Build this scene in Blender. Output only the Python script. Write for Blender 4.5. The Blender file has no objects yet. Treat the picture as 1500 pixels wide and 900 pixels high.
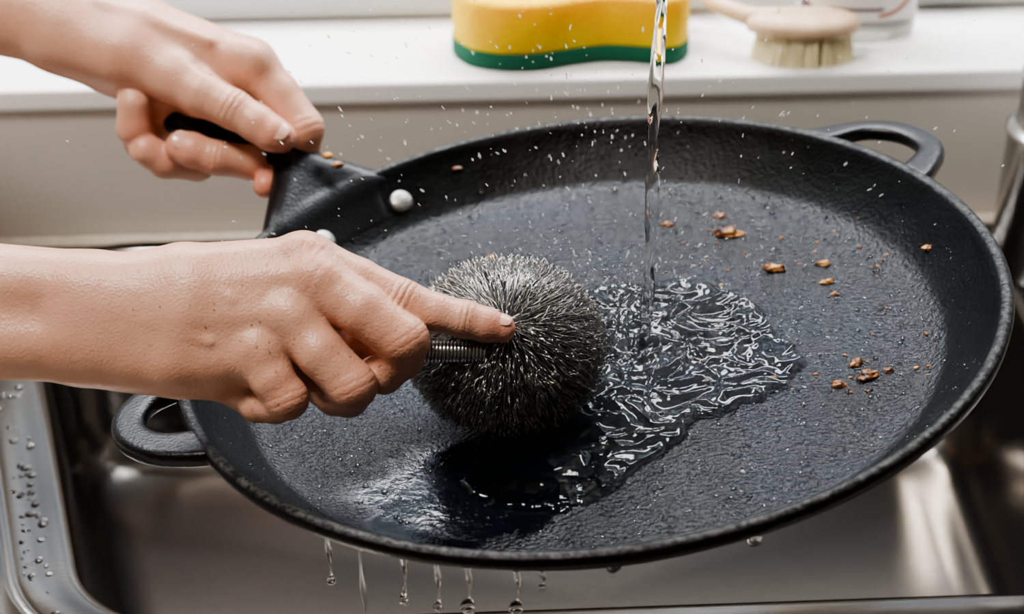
import bpy, math, random
import numpy as np
from mathutils import Vector, noise
random.seed(7); rng=np.random.default_rng(7)
CM=0.01
scene=bpy.context.scene
col=scene.collection
# ------------------------------------------------------------------ helpers
def mk(name,verts,faces,mat=None,smooth=True,parent=None):
    me=bpy.data.meshes.new(name)
    v=np.asarray(verts,dtype=float)*CM
    me.from_pydata(v.tolist(),[],[tuple(int(i) for i in f) for f in faces])
    me.update()
    if smooth: me.polygons.foreach_set('use_smooth',[True]*len(me.polygons))
    ob=bpy.data.objects.new(name,me); col.objects.link(ob)
    if mat: me.materials.append(mat)
    if parent: ob.parent=parent
    return ob
def empty(name):
    e=bpy.data.objects.new(name,None); col.objects.link(e); e.empty_display_size=0.02; return e
class Acc:
    def __init__(s): s.v=[]; s.f=[]; s.n=0
    def add(s,v,f):
        v=np.asarray(v,float); s.v.append(v)
        for q in f: s.f.append(tuple(i+s.n for i in q))
        s.n+=len(v)
    def out(s): return np.concatenate(s.v),s.f
def ico(sub):
    import bmesh
    bm=bmesh.new(); bmesh.ops.create_icosphere(bm,subdivisions=sub,radius=1)
    v=np.array([x.co[:] for x in bm.verts]); f=[tuple(y.index for y in x.verts) for x in bm.faces]; bm.free(); return v,f
ICO1=ico(1); ICO2=ico(2); ICO3=ico(3)
def nrm(v): v=np.asarray(v,float); return v/np.linalg.norm(v)
def perp(d):
    a=np.array([0,0,1.]) if abs(d[2])<.9 else np.array([1.,0,0])
    s=nrm(np.cross(d,a)); return s,np.cross(s,d)
def tube(pts,rad,n=10,cap=True):
    pts=np.asarray(pts,float); m=len(pts); rad=np.broadcast_to(rad,(m,))
    V=[];F=[]
    t=nrm(pts[1]-pts[0]); s,u=perp(t)
    for i in range(m):
        a=pts[max(i-1,0)]; b=pts[min(i+1,m-1)]; t=nrm(b-a)
        s=nrm(s-t*np.dot(s,t)); u=np.cross(t,s)
        for j in range(n):
            an=2*math.pi*j/n; V.append(pts[i]+rad[i]*(s*math.cos(an)+u*math.sin(an)))
    for i in range(m-1):
        for j in range(n):
            F.append((i*n+j,i*n+(j+1)%n,(i+1)*n+(j+1)%n,(i+1)*n+j))
    if cap: F.append(tuple(range(n))[::-1]); F.append(tuple((m-1)*n+j for j in range(n)))
    return V,F
def spline(P,n,closed=False):
    P=np.asarray(P,float); m=len(P); out=[]
    segs=m if closed else m-1
    for i in range(segs):
        if closed: p0,p1,p2,p3=P[(i-1)%m],P[i],P[(i+1)%m],P[(i+2)%m]
        else: p0,p1,p2,p3=P[max(i-1,0)],P[i],P[i+1],P[min(i+2,m-1)]
        for k in range(n):
            t=k/n
            out.append(.5*((2*p1)+(-p0+p2)*t+(2*p0-5*p1+4*p2-p3)*t*t+(-p0+3*p1-3*p2+p3)*t**3))
    if not closed: out.append(P[-1])
    return np.array(out)
def prism(outline,levels,capb=True,capt=True):
    o=np.asarray(outline,float); n=len(o)
    tang=np.roll(o,-1,0)-np.roll(o,1,0); tang/=np.linalg.norm(tang,axis=1)[:,None]
    inn=np.stack([-tang[:,1],tang[:,0]],1)
    V=[];F=[]
    for z,ins in levels:
        q=o+inn*ins
        V+= [(a,b,z) for a,b in q]
    for l in range(len(levels)-1):
        for j in range(n):
            F.append((l*n+j,l*n+(j+1)%n,(l+1)*n+(j+1)%n,(l+1)*n+j))
    if capb: F.append(tuple(range(n))[::-1])
    if capt: F.append(tuple((len(levels)-1)*n+j for j in range(n)))
    return V,F
def lathe(profile,n=96,center=(0,0,0)):
    V=[];F=[];m=len(profile)
    for r,z in profile:
        for j in range(n):
            a=2*math.pi*j/n; V.append((center[0]+r*math.cos(a),center[1]+r*math.sin(a),center[2]+z))
    for i in range(m-1):
        for j in range(n):
            F.append((i*n+j,i*n+(j+1)%n,(i+1)*n+(j+1)%n,(i+1)*n+j))
    return V,F
def bevel(ob,w,seg=3):
    m=ob.modifiers.new('bevel','BEVEL'); m.width=w*CM; m.segments=seg; m.limit_method='ANGLE'
def boxv(x0,x1,y0,y1,z0,z1):
    V=[(x,y,z) for x in (x0,x1) for y in (y0,y1) for z in (z0,z1)]
    F=[(0,1,3,2),(4,6,7,5),(0,4,5,1),(2,3,7,6),(0,2,6,4),(1,5,7,3)]
    return V,F
YAW=math.radians(3.2); cY,sY=math.cos(YAW),math.sin(YAW)
def room(V):
    V=np.asarray(V,float); o=V.copy(); o[:,0]=V[:,0]*cY-V[:,1]*sY; o[:,1]=V[:,0]*sY+V[:,1]*cY; return o
# ------------------------------------------------------------------ SDF modelling
def cap(P,a,b):
    a=np.array(a,dtype=np.float32); b=np.array(b,dtype=np.float32)
    X,Y,Z=P; d=b[:3]-a[:3]; L=float(d@d)+1e-9
    t=np.clip(((X-a[0])*d[0]+(Y-a[1])*d[1]+(Z-a[2])*d[2])/L,0,1)
    return np.sqrt((X-a[0]-t*d[0])**2+(Y-a[1]-t*d[1])**2+(Z-a[2]-t*d[2])**2)-(a[3]+t*(b[3]-a[3]))
def smin(a,b,k):
    if a is None: return b
    h=np.clip(.5+.5*(b-a)/k,0,1); return b*(1-h)+a*h-k*h*(1-h)
def chain(P,pts,k):
    f=None
    for i in range(len(pts)-1): f=smin(f,cap(P,pts[i],pts[i+1]),k)
    return f
def grid(lo,hi,h):
    ax=[np.arange(lo[i],hi[i]+h,h,dtype=np.float32) for i in range(3)]
    return (ax[0][:,None,None],ax[1][None,:,None],ax[2][None,None,:])
def nets(f,lo,h):
    nx,ny,nz=f.shape
    acc=np.zeros((nx-1,ny-1,nz-1,3),np.float32); cnt=np.zeros((nx-1,ny-1,nz-1),np.int16)
    N=(nx,ny,nz)
    for a in range(3):
        b,c=(a+1)%3,(a+2)%3
        for ob in (0,1):
            for oc in (0,1):
                s0=[None]*3; s1=[None]*3
                s0[a]=slice(0,N[a]-1); s1[a]=slice(1,N[a])
                s0[b]=s1[b]=slice(ob,N[b]-1+ob); s0[c]=s1[c]=slice(oc,N[c]-1+oc)
                f0=f[tuple(s0)]; f1=f[tuple(s1)]
                m=(f0<0)!=(f1<0)
                ii=np.nonzero(m); t=f0[ii]/(f0[ii]-f1[ii])
                acc[ii+(np.full(len(t),a),)]+=t
                if ob: acc[ii+(np.full(len(t),b),)]+=1
                if oc: acc[ii+(np.full(len(t),c),)]+=1
                cnt[ii]+=1
    act=np.nonzero(cnt>0); idx=np.full(cnt.shape,-1,np.int64); idx[act]=np.arange(len(act[0]))
    V=(np.stack(act,1)+acc[act]/cnt[act][:,None])*h+np.array(lo)
    F=[]
    for a in range(3):
        p=(a,(a+1)%3,(a+2)%3); G=np.transpose(f,p)<0; I=np.transpose(idx,p)
        s0=G[:-1,1:-1,1:-1]; s1=G[1:,1:-1,1:-1]
        q=np.stack([I[:,:-1,:-1],I[:,1:,:-1],I[:,1:,1:],I[:,:-1,1:]],-1)
        F.append(q[s0&~s1]); F.append(q[~s0&s1][:,::-1])
    return V,np.concatenate(F)
# ------------------------------------------------------------------ materials
def mat(name,base=(.8,.8,.8),rough=.5,metal=0):
    m=bpy.data.materials.new(name); m.use_nodes=True; nt=m.node_tree
    p=nt.nodes['Principled BSDF']; p.inputs['Base Color'].default_value=(*base,1)
    p.inputs['Roughness'].default_value=rough; p.inputs['Metallic'].default_value=metal
    return m,nt,p
def nd(nt,t,**kw):
    n=nt.nodes.new(t)
    for k,v in kw.items():
        if k in n.inputs.keys(): n.inputs[k].default_value=v
        else: setattr(n,k,v)
    return n
def tex(nt,scale,detail=3,rough=.5,kind='ShaderNodeTexNoise',coord='Object'):
    tc=nt.nodes.new('ShaderNodeTexCoord'); t=nt.nodes.new(kind)
    t.inputs['Scale'].default_value=scale
    if kind=='ShaderNodeTexNoise': t.inputs['Detail'].default_value=detail; t.inputs['Roughness'].default_value=rough
    nt.links.new(tc.outputs[coord],t.inputs['Vector']); return t
def bump(nt,p,src,strength,dist,prev=None):
    b=nt.nodes.new('ShaderNodeBump'); b.inputs['Strength'].default_value=strength; b.inputs['Distance'].default_value=dist
    nt.links.new(src,b.inputs['Height'])
    if prev: nt.links.new(prev.outputs[0],b.inputs['Normal'])
    nt.links.new(b.outputs[0],p.inputs['Normal']); return b
def ramp(nt,src,stops):
    r=nt.nodes.new('ShaderNodeValToRGB'); e=r.color_ramp.elements
    e[0].position=stops[0][0]; e[0].color=(*stops[0][1],1); e[1].position=stops[-1][0]; e[1].color=(*stops[-1][1],1)
    for s in stops[1:-1]:
        x=e.new(s[0]); x.color=(*s[1],1)
    nt.links.new(src,r.inputs[0]); return r
def math_(nt,op,a,b=None):
    n=nt.nodes.new('ShaderNodeMath'); n.operation=op
    for i,x in enumerate((a,b)):
        if x is None: continue
        if isinstance(x,(int,float)): n.inputs[i].default_value=x
        else: nt.links.new(x,n.inputs[i])
    return n.outputs[0]
def maprange(nt,src,a,b,c,d):
    mr=nt.nodes.new('ShaderNodeMapRange'); 
    for i,v in enumerate((a,b,c,d)): mr.inputs[i+1].default_value=v
    nt.links.new(src,mr.inputs[0]); return mr.outputs[0]
def skin_mat():
    m,nt,p=mat('skin',(.6,.35,.25),.40)
    p.inputs['Subsurface Weight'].default_value=.25
    p.inputs['Subsurface Radius'].default_value=(1,.35,.18); p.inputs['Subsurface Scale'].default_value=.004
    n=tex(nt,30,4,.55); r=ramp(nt,n.outputs[0],[(.3,(.60,.305,.20)),(.5,(.67,.36,.245)),(.72,(.71,.405,.285))])
    at=nd(nt,'ShaderNodeAttribute',attribute_name='red')
    mx=nd(nt,'ShaderNodeMix',data_type='RGBA'); nt.links.new(at.outputs['Fac'],mx.inputs[0])
    nt.links.new(r.outputs[0],mx.inputs[6]); mx.inputs[7].default_value=(.66,.21,.14,1)
    nt.links.new(mx.outputs[2],p.inputs['Base Color'])
    v=tex(nt,900,kind='ShaderNodeTexVoronoi'); b=bump(nt,p,v.outputs[0],.32,.0005)
    n2=tex(nt,150,4,.6); b2=bump(nt,p,n2.outputs[0],.3,.001,b)
    t_=nd(nt,'ShaderNodeAttribute',attribute_name='wr_t'); m_=nd(nt,'ShaderNodeAttribute',attribute_name='wr_m')
    nz=tex(nt,250,3)
    ph=math_(nt,'ADD',t_.outputs['Fac'],math_(nt,'MULTIPLY',nz.outputs[0],3.5))
    sn=math_(nt,'SINE',ph); ab=math_(nt,'POWER',math_(nt,'ADD',math_(nt,'MULTIPLY',sn,.5),.5),.4)
    hh=math_(nt,'MULTIPLY',ab,m_.outputs['Fac'])
    bump(nt,p,hh,.65,.0009,b2)
    return m
SKIN=skin_mat()
NAIL,_,_=mat('nail',(.74,.43,.33),.2)
PC=np.array([3.4,.3,.52]); PN=nrm((-.125,-.016,1)); PX=nrm(np.cross((0,1,0),PN)); PY=np.cross(PN,PX)
def iron_mat():
    m,nt,p=mat('cast_iron',(.012,.013,.016),.36)
    tc=nt.nodes.new('ShaderNodeTexCoord')
    sub=nd(nt,'ShaderNodeVectorMath',operation='SUBTRACT'); nt.links.new(tc.outputs['Object'],sub.inputs[0]); sub.inputs[1].default_value=tuple(PC*CM)
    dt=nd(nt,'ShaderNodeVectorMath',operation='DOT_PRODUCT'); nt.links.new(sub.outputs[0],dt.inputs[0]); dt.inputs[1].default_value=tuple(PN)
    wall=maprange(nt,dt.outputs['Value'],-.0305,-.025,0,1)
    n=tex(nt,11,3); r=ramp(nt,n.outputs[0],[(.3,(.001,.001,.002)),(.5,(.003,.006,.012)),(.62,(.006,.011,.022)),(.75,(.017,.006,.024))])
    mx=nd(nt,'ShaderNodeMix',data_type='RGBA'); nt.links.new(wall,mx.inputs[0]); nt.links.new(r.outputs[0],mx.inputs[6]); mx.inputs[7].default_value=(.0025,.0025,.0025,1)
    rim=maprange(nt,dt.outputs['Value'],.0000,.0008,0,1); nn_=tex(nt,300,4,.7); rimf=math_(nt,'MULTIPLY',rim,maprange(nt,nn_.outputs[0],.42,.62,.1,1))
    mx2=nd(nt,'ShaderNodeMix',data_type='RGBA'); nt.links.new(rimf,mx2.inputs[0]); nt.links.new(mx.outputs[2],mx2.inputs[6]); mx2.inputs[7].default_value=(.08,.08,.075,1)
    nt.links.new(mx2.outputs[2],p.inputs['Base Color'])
    nr=tex(nt,26,5); rr=maprange(nt,nr.outputs[0],.32,.68,.06,.22)
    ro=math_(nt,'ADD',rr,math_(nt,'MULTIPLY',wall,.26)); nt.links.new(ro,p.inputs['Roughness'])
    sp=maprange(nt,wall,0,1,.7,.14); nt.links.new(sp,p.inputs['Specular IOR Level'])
    g=tex(nt,480,3,.55); b=nd(nt,'ShaderNodeBump'); b.inputs['Distance'].default_value=.0028
    nt.links.new(g.outputs[0],b.inputs['Height'])
    dd=nd(nt,'ShaderNodeVectorMath',operation='DISTANCE'); nt.links.new(tc.outputs['Object'],dd.inputs[0]); dd.inputs[1].default_value=(-.022,-.105,-.032)
    nq=tex(nt,40,3); dd2=math_(nt,'ADD',dd.outputs['Value'],math_(nt,'MULTIPLY',math_(nt,'SUBTRACT',nq.outputs[0],.5),.05))
    st=maprange(nt,dd2,.036,.052,.1,1.0)
    st2=math_(nt,'MULTIPLY',st,math_(nt,'SUBTRACT',1.0,math_(nt,'MULTIPLY',wall,.8)))
    nt.links.new(st2,b.inputs['Strength'])
    n3=tex(nt,38,3); bump(nt,p,n3.outputs[0],.35,.004,b)
    return m
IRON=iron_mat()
IRONH,nt,p=mat('cast_iron_handle',(.003,.003,.0035),.34); p.inputs['Specular IOR Level'].default_value=.35
g=tex(nt,650,3); bump(nt,p,g.outputs[0],.35,.0008)
STEEL,nt,p=mat('brushed_steel',(.27,.25,.23),.19,1.0)
tc=nt.nodes.new('ShaderNodeTexCoord'); mp=nt.nodes.new('ShaderNodeMapping'); mp.inputs['Scale'].default_value=(8,400,400)
nn=nt.nodes.new('ShaderNodeTexNoise'); nn.inputs['Scale'].default_value=3; nt.links.new(tc.outputs['Object'],mp.inputs[0]); nt.links.new(mp.outputs[0],nn.inputs['Vector'])
bump(nt,p,nn.outputs[0],.08,.0005)
CUPM,nt,p=mat('cup_steel',(.55,.54,.53),.25,1.0); g=tex(nt,300,3); bump(nt,p,g.outputs[0],.06,.0005)
WIRE,_,_=mat('steel_wire',(.52,.51,.48),.24,1.0)
SHAFT,_,_=mat('shaft_wire',(.6,.58,.55),.25,1.0)
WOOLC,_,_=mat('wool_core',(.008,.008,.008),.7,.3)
RIVET,nt,p=mat('rivet_metal',(.36,.35,.33),.45,.9)
g=tex(nt,500,3); bump(nt,p,g.outputs[0],.5,.0008)
WATER,_,p=mat('water',(1,1,1),.0); p.inputs['Transmission Weight'].default_value=1; p.inputs['IOR'].default_value=1.333
DROP,_,p=mat('water_drop',(1,1,1),.03); p.inputs['Transmission Weight'].default_value=.75; p.inputs['IOR'].default_value=1.333
PAINT,nt,p=mat('wall_paint',(.58,.54,.49),.6); g=tex(nt,60,3); bump(nt,p,g.outputs[0],.05,.001)
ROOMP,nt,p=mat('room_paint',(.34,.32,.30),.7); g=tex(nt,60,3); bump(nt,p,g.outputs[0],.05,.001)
SILLM,nt,p=mat('sill_paint',(.86,.85,.83),.35); g=tex(nt,40,3); bump(nt,p,g.outputs[0],.05,.001)
COUNT,nt,p=mat('counter_stone',(.62,.56,.48),.4)
n=tex(nt,120,4); r=ramp(nt,n.outputs[0],[(.3,(.60,.53,.44)),(.7,(.72,.65,.55))]); nt.links.new(r.outputs[0],p.inputs['Base Color'])
FRAME,_,_=mat('window_paint',(.6,.59,.57),.4)
YEL,nt,p=mat('sponge_foam',(.95,.62,.05),.85)
n=tex(nt,60,4); r=ramp(nt,n.outputs[0],[(.3,(1.0,.54,.003)),(.7,(1.0,.66,.01))]); nt.links.new(r.outputs[0],p.inputs['Base Color'])
p.inputs['Subsurface Weight'].default_value=.4; p.inputs['Subsurface Scale'].default_value=.015
g=tex(nt,420,kind='ShaderNodeTexVoronoi'); bump(nt,p,g.outputs[0],.6,.001)
GRN,nt,p=mat('scour_pad',(.001,.10,.05),.8); g=tex(nt,700,4); bump(nt,p,g.outputs[0],.8,.001)
WOOD,nt,p=mat('brush_wood',(.62,.42,.26),.5)
n=tex(nt,90,4); r=ramp(nt,n.outputs[0],[(.3,(.60,.40,.24)),(.7,(.75,.54,.36))]); nt.links.new(r.outputs[0],p.inputs['Base Color'])
BRIS,_,_=mat('bristle',(1,.90,.62),.6)
CRUMB,nt,p=mat('burnt_food',(.3,.12,.04),.4)
n=tex(nt,170,3); r=ramp(nt,n.outputs[0],[(.36,(.05,.018,.008)),(.50,(.26,.09,.025)),(.66,(.62,.32,.10))]); nt.links.new(r.outputs[0],p.inputs['Base Color'])
g=tex(nt,600,3); bump(nt,p,g.outputs[0],.5,.001)
FLOORM,nt,p=mat('floor_tiles',(.30,.26,.22),.5); g=tex(nt,3,kind='ShaderNodeTexVoronoi'); bump(nt,p,g.outputs[0],.1,.002)
CAB,nt,p=mat('cabinet_paint',(.50,.48,.45),.45); g=tex(nt,80,3); bump(nt,p,g.outputs[0],.04,.001)
# ------------------------------------------------------------------ room
WZ=-14.0; SZ=-3.1
def rbox(name,dims,m,parent=None,bev=.15):
    V,F=boxv(*dims); o=mk(name,room(V),F,m,False,parent); 
    if bev: bevel(o,bev)
    return o
def rboxes(name,ds,m,parent=None):
    a=Acc()
    for d in ds:
        V,F=boxv(*d); a.add(room(V),F)
    V,F=a.out(); return mk(name,V,F,m,False,parent)
rboxes('wall_back',[(-160,160,35.4,46.6,-104,SZ-1.6),(-160,-95,46.7,56,-104,150),(95,160,46.7,56,-104,150),(-95,95,46.7,56,75,150),(-95,95,46.7,56,-104,SZ-.1)],PAINT)
rbox('trim_1',(-149,149,35.0,46.6,SZ-1.6,SZ),SILLM,bev=.35)
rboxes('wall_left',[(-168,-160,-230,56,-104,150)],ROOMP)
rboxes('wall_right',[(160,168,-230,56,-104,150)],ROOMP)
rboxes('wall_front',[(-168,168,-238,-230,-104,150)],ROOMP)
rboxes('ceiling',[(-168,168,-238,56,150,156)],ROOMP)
rboxes('floor',[(-168,168,-238,56,-110,-104)],FLOORM)
win=empty('window_1')
rbox('rail_bottom',(-94.9,94.9,46.7,50,SZ,2.5),FRAME,win,.3)
rbox('rail_top',(-94.9,94.9,46.7,50,71,75),FRAME,win,.3)
rbox('stile_l',(-94.9,-90,46.7,50,2.5,71),FRAME,win,.3)
rbox('stile_r',(90,94.9,46.7,50,2.5,71),FRAME,win,.3)
rboxes('kitchen_counter',((-150,150,33.9,35.3,-18,WZ+.1),(-150,-46,-14,33.9,-18,WZ+.1),(47,150,-14,33.9,-18,WZ+.1),(-150,150,-26,-14,-18,WZ+.1)),COUNT)
cb=empty('base_cabinet')
rboxes('carcass',((-150,150,-22,-20,-94,-18.1),(-150,150,-18,-17,-104,-94)),CAB,cb)
for i in range(5): 
    x=-150+i*60; rbox('door_%d'%i,(x+1,x+58,-23.8,-22.1,-92,-21),CAB,cb,.3)
# ------------------------------------------------------------------ sink
def inset(poly,d):
    n=len(poly); out=[]
    P=[np.array(p,float) for p in poly]
    for i in range(n):
        a,b,c=P[i-1],P[i],P[(i+1)%n]
        e1=nrm(b-a); e2=nrm(c-b); n1=np.array([-e1[1],e1[0]]); n2=np.array([-e2[1],e2[0]])
        A=np.array([n1,n2]); rhs=np.array([n1@(b+n1*d),n2@(b+n2*d)])
        out.append(np.linalg.solve(A,rhs))
    return out
def rloop(poly,r,n=12):
    pts=[];m=len(poly);P=[np.array(p,float) for p in poly]
    for i in range(m):
        a,b,c=P[i-1],P[i],P[(i+1)%m]; d1=nrm(a-b); d2=nrm(c-b)
        ang=math.acos(np.clip(d1@d2,-1,1)); t=r/math.tan(ang/2)
        cen=b+nrm(d1+d2)*r/math.sin(ang/2); s=b+d1*t; e=b+d2*t
        a0=math.atan2(*(s-cen)[::-1]); a1=math.atan2(*(e-cen)[::-1])
        while a1<a0: a1+=2*math.pi
        for k in range(n): 
            q=a0+(a1-a0)*k/(n-1); pts.append(cen+r*np.array([math.cos(q),math.sin(q)]))
    return pts
BQ=[(-20.3,-6.0),(31.5,-3.2),(32,33.0),(-32,29.8)]
OQ=[tuple(x[:2]) for x in room([(-46,-14,0),(47,-14,0),(47,33.9,0),(-46,33.9,0)])]
lv=[(OQ,0,1.5,WZ-.3),(OQ,.15,1.5,WZ+.12),(OQ,.6,1.5,WZ+.15),]
loops=[]
for q,i,r,z in lv: loops.append([(p[0],p[1],z) for p in rloop(inset(q,i),r)])
for i,z in ((-4.0 ,.1),(-3.6,.55),(-3.2,.62),(-2.9,.5),(-2.6,.15),(-.7,.1),(-.25,.0),(0,-.3),(.25,-1.2),(.8,-11.5),(1.4,-13.2),(2.6,-14.3),(4.5,-14.7)):
    poly=inset(BQ,i)
    if i<-2: poly=[np.array((p[0],min(p[1],(33.2+p[0]*.056)))) for p in poly]
    loops.append([(p[0],p[1],WZ+z) for p in rloop(poly,6-i*.9 if i<0 else 6-i*.3)])
n=len(loops[0]); V=[p for l in loops for p in l]; F=[]
for l in range(len(loops)-1):
    for j in range(n): F.append((l*n+j,l*n+(j+1)%n,(l+1)*n+(j+1)%n,(l+1)*n+j))
V.append((5,14,WZ-15.1)); c=len(V)-1; l=len(loops)-1
for j in range(n): F.append((l*n+j,l*n+(j+1)%n,c))
sink=mk('kitchen_sink',V,F,STEEL)
V,F=lathe([(0,.15),(1.2,.1),(1.5,.25),(3.2,.3),(3.6,.05)],48,(6,24,WZ-14.95)); mk('drain',V,F,STEEL,True,sink)
# ------------------------------------------------------------------ skillet
def pan(P):
    P=np.atleast_2d(np.asarray(P,float)); return PC+P[:,:1]*PX+P[:,1:2]*PY+P[:,2:3]*PN
FH=-3.1
inner=[(0,FH),(5,FH),(10,FH),(14.8,FH+.02),(15.7,FH+.12),(16.3,FH+.38),(16.9,FH+.85),(17.5,FH+1.45),(18.15,-.95),(18.6,-.3),(18.75,-.05)]
prof=inner+[(18.88,.05),(19.1,.10),(19.32,.03),(19.43,-.15),(19.35,-.5),(19.0,-.75),(18.1,-1.5),(17.0,-2.5),(16.2,-3.1),(15.5,-3.45),(14.6,-3.6),(8,-3.6),(0.01,-3.6)]
def ph(r): return float(np.interp(r,[q[0] for q in inner],[q[1] for q in inner]))
V,F=lathe(prof[::-1],160); 
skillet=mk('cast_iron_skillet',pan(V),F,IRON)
def toloc(w): w=np.array(w,float)-PC; return np.array([w@PX,w@PY,w@PN])
def pol(r,ph_,z): a=math.radians(ph_); return (r*math.cos(a),r*math.sin(a),z)
E=toloc((-20.1,18.7,2.2)); K=toloc((-12.0,15.9,0.0)); M=toloc((-15.7,17.1,.75))
lo=(-26,4,-5); hi=(-6,22,5); h=.14
P=grid(lo,hi,h)
f=chain(P,[(*E,1.05),(*M,.82),(*K,.98)],.4)
for a0 in np.linspace(124.5,149,14):
    R_=pol(19.0,a0,-.65); f=smin(f,cap(P,(*K,.8),(*R_,.55)),.5)
for a0 in np.linspace(127,146,22):
    f=smin(f,cap(P,(*pol(19.1,a0,-.4),.40),(*pol(17.5,a0,-2.3),.36)),.4)
X,Y,Z=P; rr=np.sqrt(X*X+Y*Y)
cone=(18.70+(Z*.96)-rr)*.7
f=-smin(-f,-(cone-.10),.15)
V,F=nets(f.astype(np.float32),lo,h)
ob=mk('handle',pan(V),F,IRONH,True,skillet); sm=ob.modifiers.new('s','SMOOTH'); sm.iterations=8
def ear(name,pts,lo,hi):
    pts=[(*pol(r,a,z),q) for r,a,z,q in pts]
    P=grid(lo,hi,.12); f=chain(P,[tuple(x) for x in spline(pts,3)],.25)
    X,Y,Z=P; f=np.maximum(f,(19.0-np.sqrt(X*X+Y*Y))); f=-smin(-f,-(np.abs(Z+.35)-.42),.2)
    V,F=nets(f.astype(np.float32),lo,.12); ob=mk(name,pan(V),F,IRONH,True,skillet); sm=ob.modifiers.new('s','SMOOTH'); sm.iterations=5
ear('ear_1',[(18.6,49,-.35,.75),(19.6,46.5,-.35,.75),(21.2,43.5,-.35,.6),(22.1,39.5,-.35,.62),(22.2,35,-.35,.62),(21.5,31,-.35,.65),(19.8,28,-.35,.8),(18.7,26.5,-.35,.85)],(11,5,-1.6),(22,19,1.2))
ear('ear_2',[(18.6,190,-.35,.85),(19.6,191.5,-.35,.8),(20.8,193.5,-.35,.68),(21.6,196.5,-.35,.7),(21.7,200.5,-.35,.72),(20.9,204.5,-.35,.8),(19.6,207,-.35,.95),(18.7,208.5,-.35,.95)],(-24,-13,-1.6),(-14,0,1.2))
for i,(a0,r0) in enumerate(((123.5,17.6),(141,17.6))):
    c0=np.array(pol(r0,a0,ph(r0)+.02)); N_=nrm(-np.array(pol(1,a0,0))*.7+np.array([0,0,.72])); s,u=perp(N_)
    V,F=lathe([(.66,-.1),(.66,.05),(.55,.17),(.35,.24),(.01,.27)],32)
    V=[c0+s*v[0]+u*v[1]+N_*v[2] for v in V]; mk('rivet_%d'%(i+1),pan(V),F[:],RIVET,True,skillet)
# ------------------------------------------------------------------ hands
Rv=np.array([1,0,0.]); Uv=np.array([0,.5,.8660254]); Bv=np.array([0,-.8660254,.5])
def hframe(W0,k): return lambda V:(lambda q: Bv*W0+k*(q[:,:1]*Rv+q[:,1:2]*Uv+q[:,2:3]*Bv))(np.atleast_2d(np.asarray(V,float)))
def build_hand(name,fr,palm,fingers,extras,reds,lo,hi,h,kp=24,kf=5,creases=(),wr=()):
    P=grid(lo,hi,h); f=None
    for c in palm: f=smin(f,chain(P,c,14),26)
    g=None
    for c in fingers:
        q=chain(P,c,7); g=q if g is None else smin(g,q,kf)
    f=smin(f,g,kp)
    for a_,b_,k_ in extras: f=smin(f,cap(P,a_,b_),k_)
    for a_,b_,k_ in creases:
        q=cap(P,a_,b_); f=-smin(-f,q,k_)
    V,F=nets(f.astype(np.float32),lo,h)
    red=np.zeros(len(V)); wt=np.zeros(len(V)); wm=np.zeros(len(V))
    for x,y,w,r,s in reds: red=np.maximum(red,s*np.exp(-((V-np.array([x,y,w]))**2).sum(1)/(r*r)))
    for pos,axis,up,sg,R,st,fq in wr:
        ax=nrm(axis); up=np.array(up,float); up=nrm(up-ax*(up@ax)); d=V-np.array(pos,float); t=d@ax; q=d-np.outer(t,ax); rr_=np.linalg.norm(q,axis=1)
        m_=st*np.exp(-(t/sg)**2)*np.clip((q@up)/(rr_+1e-6)*1.4-.1,0,1)*np.clip((R*1.5-rr_)/(R*.3),0,1)
        s_=m_>wm; wm[s_]=m_[s_]; wt[s_]=t[s_]*fq
    ob=mk(name,fr(V),F,SKIN)
    for nm,ar in (('red',red),('wr_t',wt),('wr_m',wm)):
        at=ob.data.attributes.new(nm,'FLOAT','POINT'); at.data.foreach_set('value',ar.astype(np.float32))
    sm=ob.modifiers.new('s','SMOOTH'); sm.iterations=3; sm.factor=.5
    return ob
def nail(fr,parent,tip,prev,up,r,w=.62,L=1.3,name='nail',fwd=.05):
    tip=np.array(tip,float); d=nrm(tip-np.array(prev,float)); up=np.array(up,float); up=nrm(up-d*(up@d)); s=np.cross(d,up)
    V=[];F=[];n=14;m=12
    for i in range(n+1):
        u_=-1+2*i/n
        hw=max((1-abs(u_)**2.6)**(1/2.3),.02) if abs(u_)<1 else .02
        for j in range(m+1):
            v_=-1+2*j/m; lx=math.sin(v_*math.pi/2); an=lx*hw*w*1.05
            pos=tip+d*(u_*L*r*.5+fwd*r)+ (up*math.cos(an)+s*math.sin(an))*r*(1.02-.10*max(u_,0)**2-.04*max(-u_,0)**3)
            V.append(pos)
    for i in range(n):
        for j in range(m): a_=i*(m+1)+j; F.append((a_,a_+1,a_+m+2,a_+m+1))
    ob=mk(name,fr(V),F,NAIL,True,parent); so=ob.modifiers.new('so','SOLIDIFY'); so.thickness=.0006; so.offset=0
fr1=hframe(8.0,74/2560)
idx=[(-300,68,-6,39),(-225,38,0,33),(-162,9,4,32),(-110,-8,8,27),(-68,-18,10,27),(-38,-26,10,25),(-15,-32,8,20.5)]
mid=[(-285,36,18,42),(-215,-6,38,37.5),(-156,-48,40,36.5),(-160,-72,20,32),(-188,-98,2,29),(-220,-100,-35,25)]
rin=[(-318,-18,32,38),(-275,-66,50,35),(-230,-113,48,35.5),(-238,-130,18,30),(-260,-132,-4,27),(-295,-116,-28,23)]
pin=[(-362,-68,36,36),(-345,-103,46,31),(-324,-132,42,30.5),(-343,-142,22,27),(-372,-144,8,24),(-402,-130,-14,21)]
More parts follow.
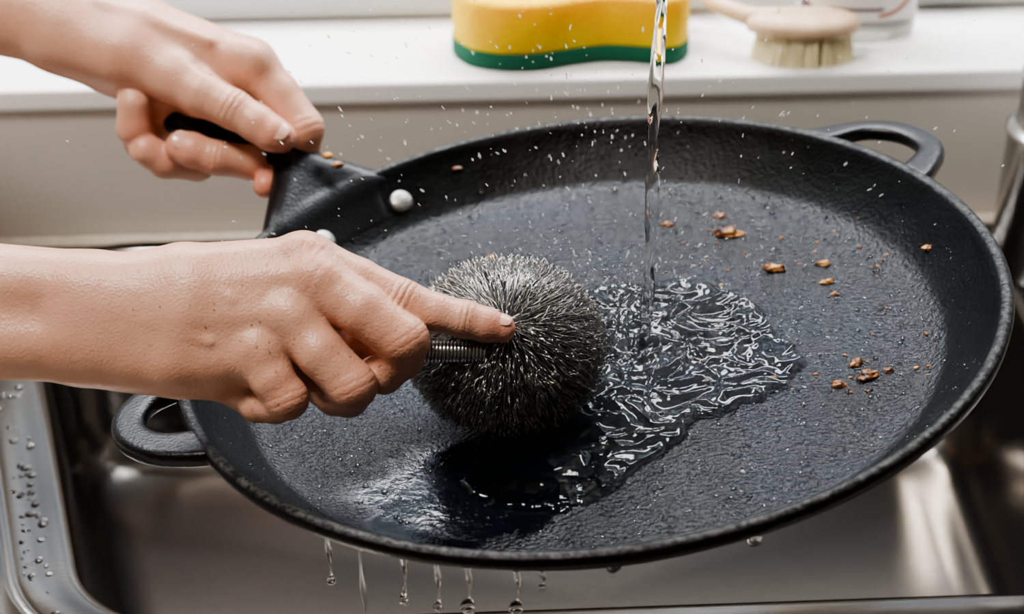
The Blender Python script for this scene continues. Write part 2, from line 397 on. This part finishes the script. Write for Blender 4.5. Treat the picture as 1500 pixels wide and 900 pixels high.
palm=[[(-1120,45,-10,80),(-860,36,-5,66),(-620,25,0,57)],[(-1120,-50,-5,80),(-860,-38,0,64),(-620,-52,0,60)],
      [(-620,15,0,58),(-480,42,6,50),(-305,66,-4,38)],[(-620,0,6,55),(-460,18,22,48),(-285,38,16,37)],
      [(-620,-25,6,55),(-470,-20,28,47),(-322,-12,30,37)],[(-620,-55,0,58),(-490,-75,20,50),(-370,-68,30,38)],
      [(-560,-70,-10,52),(-430,-92,0,46)],[(-600,0,-30,50),(-440,10,-60,46),(-330,0,-75,36)],[(-420,-50,-10,52),(-290,-50,-12,46)]]
thumb=[(-470,10,-60,44),(-360,0,-75,38),(-270,-30,-62,34),(-205,-58,-45,30)]
reds=[(-15,-35,10,45,.5),(-156,-48,75,45,.3),(-230,-113,80,40,.28),(-324,-132,70,40,.3),(-160,20,30,38,.25),(-300,90,20,45,.2),(-285,60,50,40,.15),(-240,-150,20,40,.35)]
ext=[((-310,80,14,24),(-296,76,16,22),22),((-288,48,40,17),(-275,43,42,17),24),((-324,-8,54,15),(-312,-14,56,15),24),((-368,-56,56,14),(-358,-62,56,14),24),
     ((-560,50,38,5),(-330,80,24,8),18),((-540,20,50,5),(-310,47,42,7),18),((-520,-20,56,5),(-345,-10,54,6),18),
     ((-480,70,34,2),(-400,10,64,3),12),((-560,-10,59,3),(-430,-50,68,3),12)]
cr=[((-262,-30,84,2.5),(-212,-78,76,2.5),7),((-318,-78,82,2.5),(-280,-128,72,2.5),7)]
wr1=[((-162,9,4),(65,-30,4),(0,.5,.9),15,34,1,.62),((-68,-18,10),(50,-10,2),(0,.6,.8),10,29,.7,.7),((-156,-48,40),(40,-60,-5),(.5,.2,.9),18,40,.4,.5),((-230,-113,48),(30,-60,-5),(.4,-.1,.9),16,38,.4,.5),
     ((-324,-132,42),(20,-50,0),(.3,-.2,.9),14,34,.4,.55),((-300,70,-6),(70,-30,0),(0,.8,.6),26,60,.3,.4),((-285,40,16),(70,-40,10),(0,.5,.9),26,60,.25,.4)]
hand1=build_hand('human_hand',fr1,palm,[idx,mid,rin,pin,thumb],ext,reds,(-1215,-195,-170),(20,140,110),2.4,creases=cr,wr=wr1,kp=22)
nail(fr1,hand1,(-16,-32,8),(-68,-18,10),(.1,.8,.6),21.3,w=.62,L=1.35,name='index_nail',fwd=-.1)
fr2=hframe(-13.0,95/2560)
ix=[(-385,352,-12,40),(-345,312,-12,33),(-308,262,-10,31),(-312,232,-30,27),(-335,205,-32,24),(-352,186,-8,21),(-360,178,4,19)]
md=[(-420,330,-30,38),(-370,270,-70,32),(-350,228,-60,27),(-385,213,-15,25),(-432,218,8,25),(-466,229,14,25),(-482,234,13,23)]
rg=[(-470,320,-40,36),(-450,250,-80,30),(-470,215,-50,26),(-510,215,-12,25),(-536,230,4,24)]
pk=[(-520,330,-30,34),(-540,270,-60,28),(-548,245,-30,26),(-552,262,5,25),(-550,296,18,24)]
th=[(-560,372,14,46),(-490,335,24,40),(-450,309,34,33),(-402,286,40,29),(-368,265,44,26.5),(-346,250,44,25.5),(-332,244,42,22)]
palm2=[[(-1120,560,-10,92),(-900,488,-5,72),(-665,425,0,55)],[(-1120,520,0,80),(-900,460,0,62),(-670,400,0,46)],
       [(-670,425,0,54),(-540,400,-5,52),(-390,356,-14,40)],[(-665,410,-10,52),(-540,380,-25,48),(-425,335,-32,38)],
       [(-665,405,-15,50),(-560,360,-35,44),(-475,325,-42,36)],[(-660,400,-10,46),(-590,360,-30,42),(-530,325,-35,34)],
       [(-650,395,10,46),(-570,365,20,46)]]
reds2=[(-332,240,60,40,.5),(-358,178,5,32,.85),(-484,225,30,45,.5),(-308,262,15,35,.25),(-548,260,20,40,.4),(-450,210,20,40,.3)]
wr2=[((-402,286,40),(40,-22,4),(.2,.4,.9),14,36,1,.6),((-450,309,34),(50,-28,4),(.2,.4,.9),20,44,.25,.4),((-308,262,-10),(20,-50,0),(.7,.3,.7),15,36,.6,.55),
     ((-432,218,8),(-50,8,2),(0,.3,.9),9,30,.5,.7)]
cr2=[((-455,352,50,3),(-360,298,40,3),8)]
hand2=build_hand('human_hand.001',fr2,palm2,[ix,md,rg,pk,th],[((-392,366,14,24),(-380,360,14,24),18),((-600,440,40,5),(-440,385,32,6),14)],reds2,(-1225,140,-140),(-250,665,100),2.8,kp=20,creases=cr2,wr=wr2)
nail(fr2,hand2,(-342,248,43),(-368,265,44),(.15,.45,.85),24.8,name='thumb_nail',w=.66,L=1.45)
nail(fr2,hand2,(-480,234,13),(-440,220,9),(-.1,.45,.85),23.8,name='finger_nail',w=.62,L=1.3)
# ------------------------------------------------------------------ scrubber
BC=np.array([-.25,-4.2,.45]); BR=np.array([4.3,4.3,3.65])
pole=nrm(Bv*.9+Uv*.3)
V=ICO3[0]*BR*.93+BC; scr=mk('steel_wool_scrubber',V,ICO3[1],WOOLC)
def wires(N,seed,rad0,Lr,outr,tws,S=7,start=None):
    r_=np.random.default_rng(seed)
    s=r_.normal(size=(N,3)); s/=np.linalg.norm(s,axis=1)[:,None]
    if start:
        s=s+pole*start; s/=np.linalg.norm(s,axis=1)[:,None]
    t=s*(s@pole)[:,None]-pole; t/=np.linalg.norm(t,axis=1)[:,None]+1e-6
    bi=np.cross(s,t); tw=r_.normal(0,tws,(N,1)); t=t+bi*tw; t/=np.linalg.norm(t,axis=1)[:,None]
    L=r_.uniform(*Lr,(N,1)); out=r_.uniform(*outr,(N,1)); base_=r_.uniform(.93,1.0,(N,1)); bend=r_.normal(0,.12,(N,1))
    pts=[];nr=[]
    for i in range(S):
        u_=i/(S-1); a_=L*u_
        d_=s*np.cos(a_)+t*np.sin(a_)+bi*bend*u_*u_*L
        d_/=np.linalg.norm(d_,axis=1)[:,None]
        pts.append(d_*BR*(base_+out*np.sin(u_*2.6))); nr.append(d_)
    pts=np.stack(pts,1); nr=np.stack(nr,1); n=3
    rad=rad0*np.linspace(1,.75,S)
    V=np.zeros((N,S,n,3))
    for j in range(n):
        a_=2*math.pi*j/n
        V[:,:,j]=pts+rad[None,:,None]*(nr*math.cos(a_)+bi[:,None]*math.sin(a_))
    V=V.reshape(-1,3)+BC
    base=np.arange(N)[:,None]*S*n; fs=[]
    for i in range(S-1):
        for j in range(n):
            fs.append(base+np.array([[i*n+j,i*n+(j+1)%n,(i+1)*n+(j+1)%n,(i+1)*n+j]]))
    return V,np.concatenate(fs)
V,F=wires(3000,3,.020,(.10,.22),(.04,.09),.35); mk('wires',V,F,WIRE,True,scr)
V,F=wires(3400,5,.019,(.35,.75),(.02,.06),.12,9,.3); mk('long_wires',V,F,WIRE,True,scr)
a=Acc(); r_=np.random.default_rng(11)
for i in range(1700):
    s_=nrm(r_.normal(size=3)); c0=s_*BR*1.03; t_=nrm(s_*(s_@pole)-pole+1e-4); t_=nrm(t_+.3*r_.normal(size=3)); w_=nrm(s_+.3*r_.normal(size=3)); R_=r_.uniform(.12,.24)
    pts=[BC+c0+R_*(t_*math.cos(q)*1.3+w_*math.sin(q)) for q in np.linspace(-.6,math.pi+.6,9)]
    V,F=tube(pts,.019,3,False); a.add(V,F)
V,F=a.out(); mk('wire_loops',V,F,WIRE,True,scr)
A0=fr1([(-170,-66,-4)])[0]; A1=fr1([(-40,-66,-10)])[0]; d=nrm(A1-A0); s,u=perp(d); Ln=np.linalg.norm(A1-A0)
pts=[A0+d*(i/14*.155)+(s*math.cos(i/14*2*math.pi)+u*math.sin(i/14*2*math.pi))*.42 for i in range(int(Ln/.155*14))]
V,F=tube(pts,.075,6); mk('coiled_shaft',V,F,SHAFT,True,scr)
V,F=tube([A0,A1],.38,16); mk('shaft_core',V,F,WOOLC,True,scr)
# ------------------------------------------------------------------ water
lochit=toloc((6.3,-.3,-2.4))
V=[];F=[];n=20;m=150; z0=-2.6; z1=24
for i in range(m):
    t=i/(m-1); z=z0+(z1-z0)*t
    r=.24+.07*t+.035*noise.noise(Vector((z*.6,3,1)))+.02*math.sin(z*1.9)
    if z<z0+1.0: r+=.25*(1-(z-z0)/1.0)**3
    cx=6.3+.05*math.sin(z*.5); cy=-.3+.04*math.cos(z*.6)
    for j in range(n):
        a_=2*math.pi*j/n
        e=1+.28*math.cos(2*(a_+z*.55))+.12*noise.noise(Vector((math.cos(a_)*1.2,math.sin(a_)*1.2,z*1.1)))
        V.append((cx+r*e*math.cos(a_),cy+r*e*math.sin(a_),z))
for i in range(m-1):
    for j in range(n): F.append((i*n+j,i*n+(j+1)%n,(i+1)*n+(j+1)%n,(i+1)*n+j))
F.append(tuple((m-1)*n+j for j in range(n))); F.append(tuple(range(n))[::-1])
mk('water_stream',V,F,WATER)
out=[(3.4,5.4),(7.2,6.0),(10.1,4.8),(12.0,2.7),(12.7,0),(13.6,-2.9),(11.9,-4.9),(9.8,-6.0),(8.0,-6.6),(7.3,-8.0),(5.6,-9.7),(3.9,-11.4),(1.4,-12.0),(-.8,-11.2),(-2.4,-9.8),(-1.8,-8.2),(.6,-7.0),(1.2,-5.0),(1.8,-2),(2.0,2)]
OUT=spline(out,8,True); OUT=np.array([( (toloc((x,y,-2.5)))[0],(toloc((x,y,-2.5)))[1]) for x,y in OUT])
hs=.09; gx=np.arange(-7.5,11.5,hs); gy=np.arange(-13.5,7.5,hs)
GX,GY=np.meshgrid(gx,gy,indexing='ij')
A_=OUT; B_=np.roll(OUT,-1,0)
dm=np.full(GX.shape,1e9); ins=np.zeros(GX.shape,bool)
for (ax,ay),(bx,by) in zip(A_,B_):
    ex,ey=bx-ax,by-ay; t=np.clip(((GX-ax)*ex+(GY-ay)*ey)/(ex*ex+ey*ey+1e-9),0,1)
    dm=np.minimum(dm,np.hypot(GX-ax-t*ex,GY-ay-t*ey))
    c_=((ay>GY)!=(by>GY))&(GX<(bx-ax)*(GY-ay)/(by-ay+1e-12)+ax); ins^=c_
sd=np.where(ins,dm,-dm)
H=np.zeros(GX.shape)
for i in range(GX.shape[0]):
    for j in range(GX.shape[1]):
        if sd[i,j]<-1: continue
        x,y=GX[i,j],GY[i,j]
        sdn=sd[i,j]+.45*noise.noise(Vector((x*.9,y*.9,0)))+.14*noise.noise(Vector((x*3,y*3,4)))
        sd[i,j]=sdn
        r=math.hypot(x-lochit[0],y-lochit[1])
        e=1-math.exp(-max(sdn,0)/.25)
        turb=math.exp(-r/4.5)
        wx=x+1.1*noise.noise(Vector((x*.5,y*.5,11))); wy=y+1.1*noise.noise(Vector((x*.5,y*.5,17)))
        rid=1-abs(noise.noise(Vector((wx*.75+3,wy*1.0,7))))*2.2; rid2=1-abs(noise.noise(Vector((wx*1.8,wy*2.2,9))))*2.0
        w=noise.noise(Vector((wx*.6,wy*.8,2)))*.24+max(rid,0)**2.5*(.12+.42*turb)+max(rid2,0)**3*(.02+.14*turb)
        w+=.18*math.cos(r*5.0)*math.exp(-r/1.3)-.12*math.exp(-(r/.6)**2)
        H[i,j]=e*(.20+w)+.13*math.exp(-((sdn-.24)/.16)**2)*(1 if sdn>0 else 0)
idm=-np.ones(GX.shape,int); V=[];F=[]
ok=sd>-.05
for i in range(GX.shape[0]):
    for j in range(GX.shape[1]):
        if ok[i,j]: idm[i,j]=len(V); V.append((GX[i,j],GY[i,j],FH+max(H[i,j],-.0)+.005))
for i in range(GX.shape[0]-1):
    for j in range(GX.shape[1]-1):
        q=(idm[i,j],idm[i+1,j],idm[i+1,j+1],idm[i,j+1])
        if min(q)>=0: F.append(q)
ob=mk('water_puddle',pan(V),F,WATER); sm=ob.modifiers.new('s','SMOOTH'); sm.iterations=2
a=Acc()
def drop(c,r,el=None,axis=None,I=ICO1):
    v=I[0]*r
    if el is not None:
        ax=nrm(axis); v=v+np.outer(v@ax,ax)*(el-1)
    a.add(v+np.array(c),I[1])
for i in range(780):
    if i<310:
        c=np.array([rng.normal(2,8),rng.uniform(-2,17),0]); c[2]=rng.uniform(1.5,11)
    else:
        c=np.array([rng.normal(5.5,3.4),rng.normal(-2,3.4),rng.uniform(-2,2.5)])
    ax=nrm(c-np.array([5,-1,-2])+rng.normal(0,3,3)); drop(c,rng.uniform(.020,.05),rng.uniform(1,4.5),ax)
V,F=a.out(); mk('water_spray',V,F,DROP)
a=Acc()
for i in range(4200):
    r=19*math.sqrt(rng.uniform(.02,1)); an=rng.uniform(0,2*math.pi)
    if r>18.6: continue
    x,y=r*math.cos(an),r*math.sin(an); s=rng.uniform(.03,.09)*(1 if rng.random()<.9 else 1.8)
    v=ICO1[0]*np.array([s,s*rng.uniform(.7,1.3),s*.5])+np.array([x,y,ph(r)+.01]); a.add(pan(v),ICO1[1])
V,F=a.out(); mk('water_beads',V,F,WATER)
a=Acc()
for i in range(420):
    y=rng.uniform(-9,24); xe=-22.5-(y+1)*.32; x=xe-rng.uniform(.8,8); s=rng.uniform(.06,.28)
    v=ICO2[0]*np.array([s,s*rng.uniform(.8,1.6),s*.35])+np.array([x,y,WZ+.13]); a.add(v,ICO2[1])
V,F=a.out(); mk('water_drops_on_sink',V,F,WATER)
a=Acc()
hv=hand1.data.vertices; hn=len(hv); k=0
for i in rng.integers(0,hn,6000):
    v=hv[int(i)]; co_=np.array(v.co)/CM; n_=np.array(v.normal)
    if n_@(Bv*.6+Uv*.8)<.35 or co_[0]<-16: continue
    s=rng.uniform(.018,.05); a.add(ICO1[0]*s+co_+n_*s*.2,ICO1[1]); k+=1
    if k>170: break
V,F=a.out(); mk('water_drops_on_skin',V,F,WATER,True,hand1)
a=Acc()
for x,ln,bead in ((-7.7,3.0,.22),(-6.2,4.8,.10),(-4.4,2.6,.2),(-3.0,2.6,.22),(-1.75,2.5,.33),(.2,2.4,.31),(1.2,1.2,.16),(9.6,.8,.3),(4,.5,.28),(-16.9,.9,.22)):
    if x<-16: y=-7.0; zt=-2.3
    else:
        rr=17.0; y=.3-math.sqrt(max(rr**2-(x-3.4)**2,0)); zt=.52+.125*(x-3.4)-2.5
    n=10; m=26; V=[];F=[]; ph0=rng.uniform(0,6)
    for i in range(m):
        t=i/(m-1); z=zt-ln*t
        r=.09+.05*math.sin(t*9+ph0)+.12*math.exp(-t*10)
        r=max(r,.035); q=(z-(zt-ln+bead))/bead
        if abs(q)<1: r=max(r,bead*math.sqrt(1-q*q))
        if i==m-1: r=.01
        for j in range(n):
            an=2*math.pi*j/n; V.append((x+.06*math.sin(t*5+ph0)+r*math.cos(an),y+r*math.sin(an),z))
    for i in range(m-1):
        for j in range(n): F.append((i*n+j,(i+1)*n+j,(i+1)*n+(j+1)%n,i*n+(j+1)%n))
    a.add(V,F)
    if ln>2 :
        for zz in (.9,1.25): 
            if rng.random()<.7: a.add(ICO2[0]*bead*.7+np.array([x+.05,y,zt-ln*zz-.2]),ICO2[1])
V,F=a.out(); mk('water_drips',V,F,WATER)
a=Acc()
CR=[(11.4,10.1,.68),(11.2,12.2,.3),(13.3,6,.5),(15.8,6,.34),(15.7,4.2,.32),(15.9,3,.18),(15.9,-3.2,.34),(16.2,-4.4,.48),(14.8,-4.8,.3),(17.2,-4.1,.24),
              (20.7,4.4,.26),(-2.9,17.2,.26),(-1.2,10.5,.22),(-13.2,-8.5,.24),(-12.4,-9.5,.18),(19.4,-1.5,.14),(8.4,11.9,.3)]
for k in range(44): CR.append((rng.uniform(8,19),rng.uniform(-6,12),rng.uniform(.05,.13)))
for x,y,s in CR:
    q=toloc((x,y,-2.4)); r=math.hypot(q[0],q[1]); z=ph(r)
    if r>18.4: continue
    v=ICO3[0].copy(); sd_=rng.uniform(0,50)
    v=np.array([p*(1+.7*noise.noise(Vector(p*1.7)+Vector((sd_,0,0)))+.3*noise.noise(Vector(p*4)+Vector((sd_,0,0)))) for p in v])
    v=v*np.array([s,s*rng.uniform(.55,.8),s*.4])
    an=rng.uniform(-.6,.6); v=np.stack([v[:,0]*math.cos(an)-v[:,1]*math.sin(an),v[:,0]*math.sin(an)+v[:,1]*math.cos(an),v[:,2]],1)
    a.add(pan(v+np.array([q[0],q[1],z+s*.15])),ICO3[1])
for c in ((-10.0,15.1,.75),(-9.4,14.8,.35)): a.add(ICO2[0]*np.array([.32,.25,.2])+np.array(c),ICO2[1])
V,F=a.out(); mk('food_crumbs',V,F,CRUMB)
# ------------------------------------------------------------------ sponge
so=spline([(-3.5,38.2),(-2.5,37),(-.5,36.3),(1.8,36.4),(4,37.3),(6,37.9),(8,37.8),(10,37.4),(11.2,37.9),(11.9,39.5),(11.8,42),(11,43.3),(9,43.7),(6,42.9),(3.5,42.9),(1,43.8),(-1.5,43.8),(-3.3,43),(-4,41.2),(-4,39.5)],6,True)
sp=empty('kitchen_sponge')
V,F=prism(so,[(SZ+.02,.15),(SZ+.15,0),(SZ+1.1,0),(SZ+1.2,.1)]); mk('scour_pad',V,F,GRN,True,sp)
V,F=prism(so,[(SZ+1.2,.15),(SZ+1.3,.08),(SZ+4.2,.1),(SZ+4.5,.2),(SZ+4.65,.5)]); mk('foam',V,F,YEL,True,sp)
# ------------------------------------------------------------------ brush
br=empty('dish_brush')
el=[(19.3+3.8*math.cos(t),38.7+2.0*math.sin(t)) for t in np.linspace(0,2*math.pi,48,endpoint=False)]
V,F=prism(el,[(-1.1,.3),(-1.0,.05),(-.6,0),(-.2,.15),(.05,.6),(.15,1.2)]); mk('wood_head',V,F,WOOD,True,br)
pts=spline([(17.6,38.9,-.45),(15.6,39.4,-.35),(13.8,41.2,-.15),(12.6,44.4,-.1),(10.5,45.3,.2)],8); V,F=tube(pts,np.interp(np.linspace(0,1,len(pts)),[0,.2,.6,1],[.9,.68,.5,.6]),14); mk('wood_grip',V,F,WOOD,True,br)
a=Acc()
for i in range(1500):
    r=math.sqrt(rng.random()); t=rng.uniform(0,2*math.pi); x=19.4+3.1*r*math.cos(t); y=38.7+1.7*r*math.sin(t)
    dx=(x-19.4)*.12+rng.normal(0,.07); dy=(y-38.7)*.14+rng.normal(0,.07)
    V,F=tube([(x,y,-1.0),(x+dx,y+dy,SZ+.03)],.035,3,False); a.add(V,F)
V,F=a.out(); mk('bristles',V,F,BRIS,False,br)
# ------------------------------------------------------------------ bottle
bt=empty('dish_soap_bottle')
CLR,_,p=mat('clear_plastic',(.96,.93,.86),.06); p.inputs['Transmission Weight'].default_value=.85; p.inputs['IOR'].default_value=1.35
LAB,_,_=mat('label_paper',(.80,.76,.72),.5); REDL,_,_=mat('label_red',(.50,.20,.10),.5); PURL,_,_=mat('label_purple',(.16,.07,.12),.5); CAPM,_,_=mat('cap_plastic',(.8,.8,.8),.4)
bx,by=23.6,43.3
el=[(bx+4.2*math.cos(t),by+2.5*math.sin(t)) for t in np.linspace(0,2*math.pi,56,endpoint=False)]
V,F=prism(el,[(SZ+.02,.5),(SZ+.2,.12),(SZ+.8,0),(9,0),(10.5,.35),(11.6,1.1),(12,1.7)]); mk('body',V,F,CLR,True,bt)
V,F=lathe([(.01,15),(1.2,14.9),(1.35,14.6),(1.35,12.2),(1.1,11.8)][::-1],32,(bx,by,0)); mk('cap',V,F,CAPM,True,bt)
def band(name,t0,t1,zf,m,off):
    V=[];F=[];n=32
    for i in range(n+1):
        t=math.radians(t0+(t1-t0)*i/n); za,zb=zf(i/n)
        for z in (za,zb): V.append((bx+(4.2+off)*math.cos(t),by+(2.5+off)*math.sin(t),z))
    for i in range(n): F.append((2*i,2*i+2,2*i+3,2*i+1))
    mk(name,V,F,m,True,bt)
band('label',200,340,lambda s:(-1.3,7),LAB,.04)
band('label_swoosh',285,338,lambda s:(-1.1+2.2*s*s,-.8+2.8*s*s),REDL,.07)
band('label_stripe',202,228,lambda s:(-1.1,.4-1.2*s),PURL,.07)
band('label_text',240,290,lambda s:(-.6,-.35),PURL,.07)
# ------------------------------------------------------------------ steel cup
V,F=lathe([(3.9,0),(4.2,.15),(4.2,9.2),(4.35,9.3),(4.35,9.6),(4.0,9.8),(3.75,10),(3.75,13.0),(3.9,13.2),(3.85,13.35),(3.65,13.2),(3.6,10),(3.9,9),(3.9,.5),(0.01,.4)],56,(35.5,29.6,WZ+.15)); mk('steel_utensil_cup',V,F,CUPM)
# ------------------------------------------------------------------ light, world, camera
w=bpy.data.worlds.new('World'); scene.world=w; w.use_nodes=True; nt=w.node_tree
bg=nt.nodes['Background']; bg.inputs[1].default_value=1.0
tc=nt.nodes.new('ShaderNodeTexCoord'); nz=nt.nodes.new('ShaderNodeTexNoise'); nz.inputs['Scale'].default_value=4.5; nz.inputs['Detail'].default_value=3
nt.links.new(tc.outputs['Generated'],nz.inputs['Vector'])
r=ramp(nt,nz.outputs[0],[(.38,(.12,.15,.18)),(.5,(.55,.64,.74)),(.62,(1.8,2.0,2.2))]); nt.links.new(r.outputs[0],bg.inputs[0])
def area(name,loc,tgt,sx,sy,power,colr):
    l=bpy.data.lights.new(name,'AREA'); l.shape='RECTANGLE'; l.size=sx; l.size_y=sy; l.energy=power; l.color=colr
    o=bpy.data.objects.new(name,l); col.objects.link(o); o.location=Vector(loc)*CM
    o.rotation_euler=(Vector(tgt)-Vector(loc)).to_track_quat('-Z','Y').to_euler(); return o
area('window_daylight',(0,78,98),(0,5,0),1.6,.35,62,(.93,.96,1))
area('fill_light',(-50,-30,142),(-5,5,0),.35,.35,25,(1,.96,.9))  # added fill from overhead at front left, no lamp known there
try: scene.view_settings.look='AgX - Medium High Contrast'
except Exception as ex: print('look unavailable',ex)
cam=bpy.data.cameras.new('cam'); co=bpy.data.objects.new('camera',cam); col.objects.link(co)
co.location=(0,-82*.8660254*CM,.41); co.rotation_euler=(math.radians(60),0,0)
cam.sensor_width=36; cam.lens=61.44; cam.clip_start=.01
cam.dof.use_dof=True; cam.dof.focus_distance=.78; cam.dof.aperture_fstop=7.5
scene.camera=co
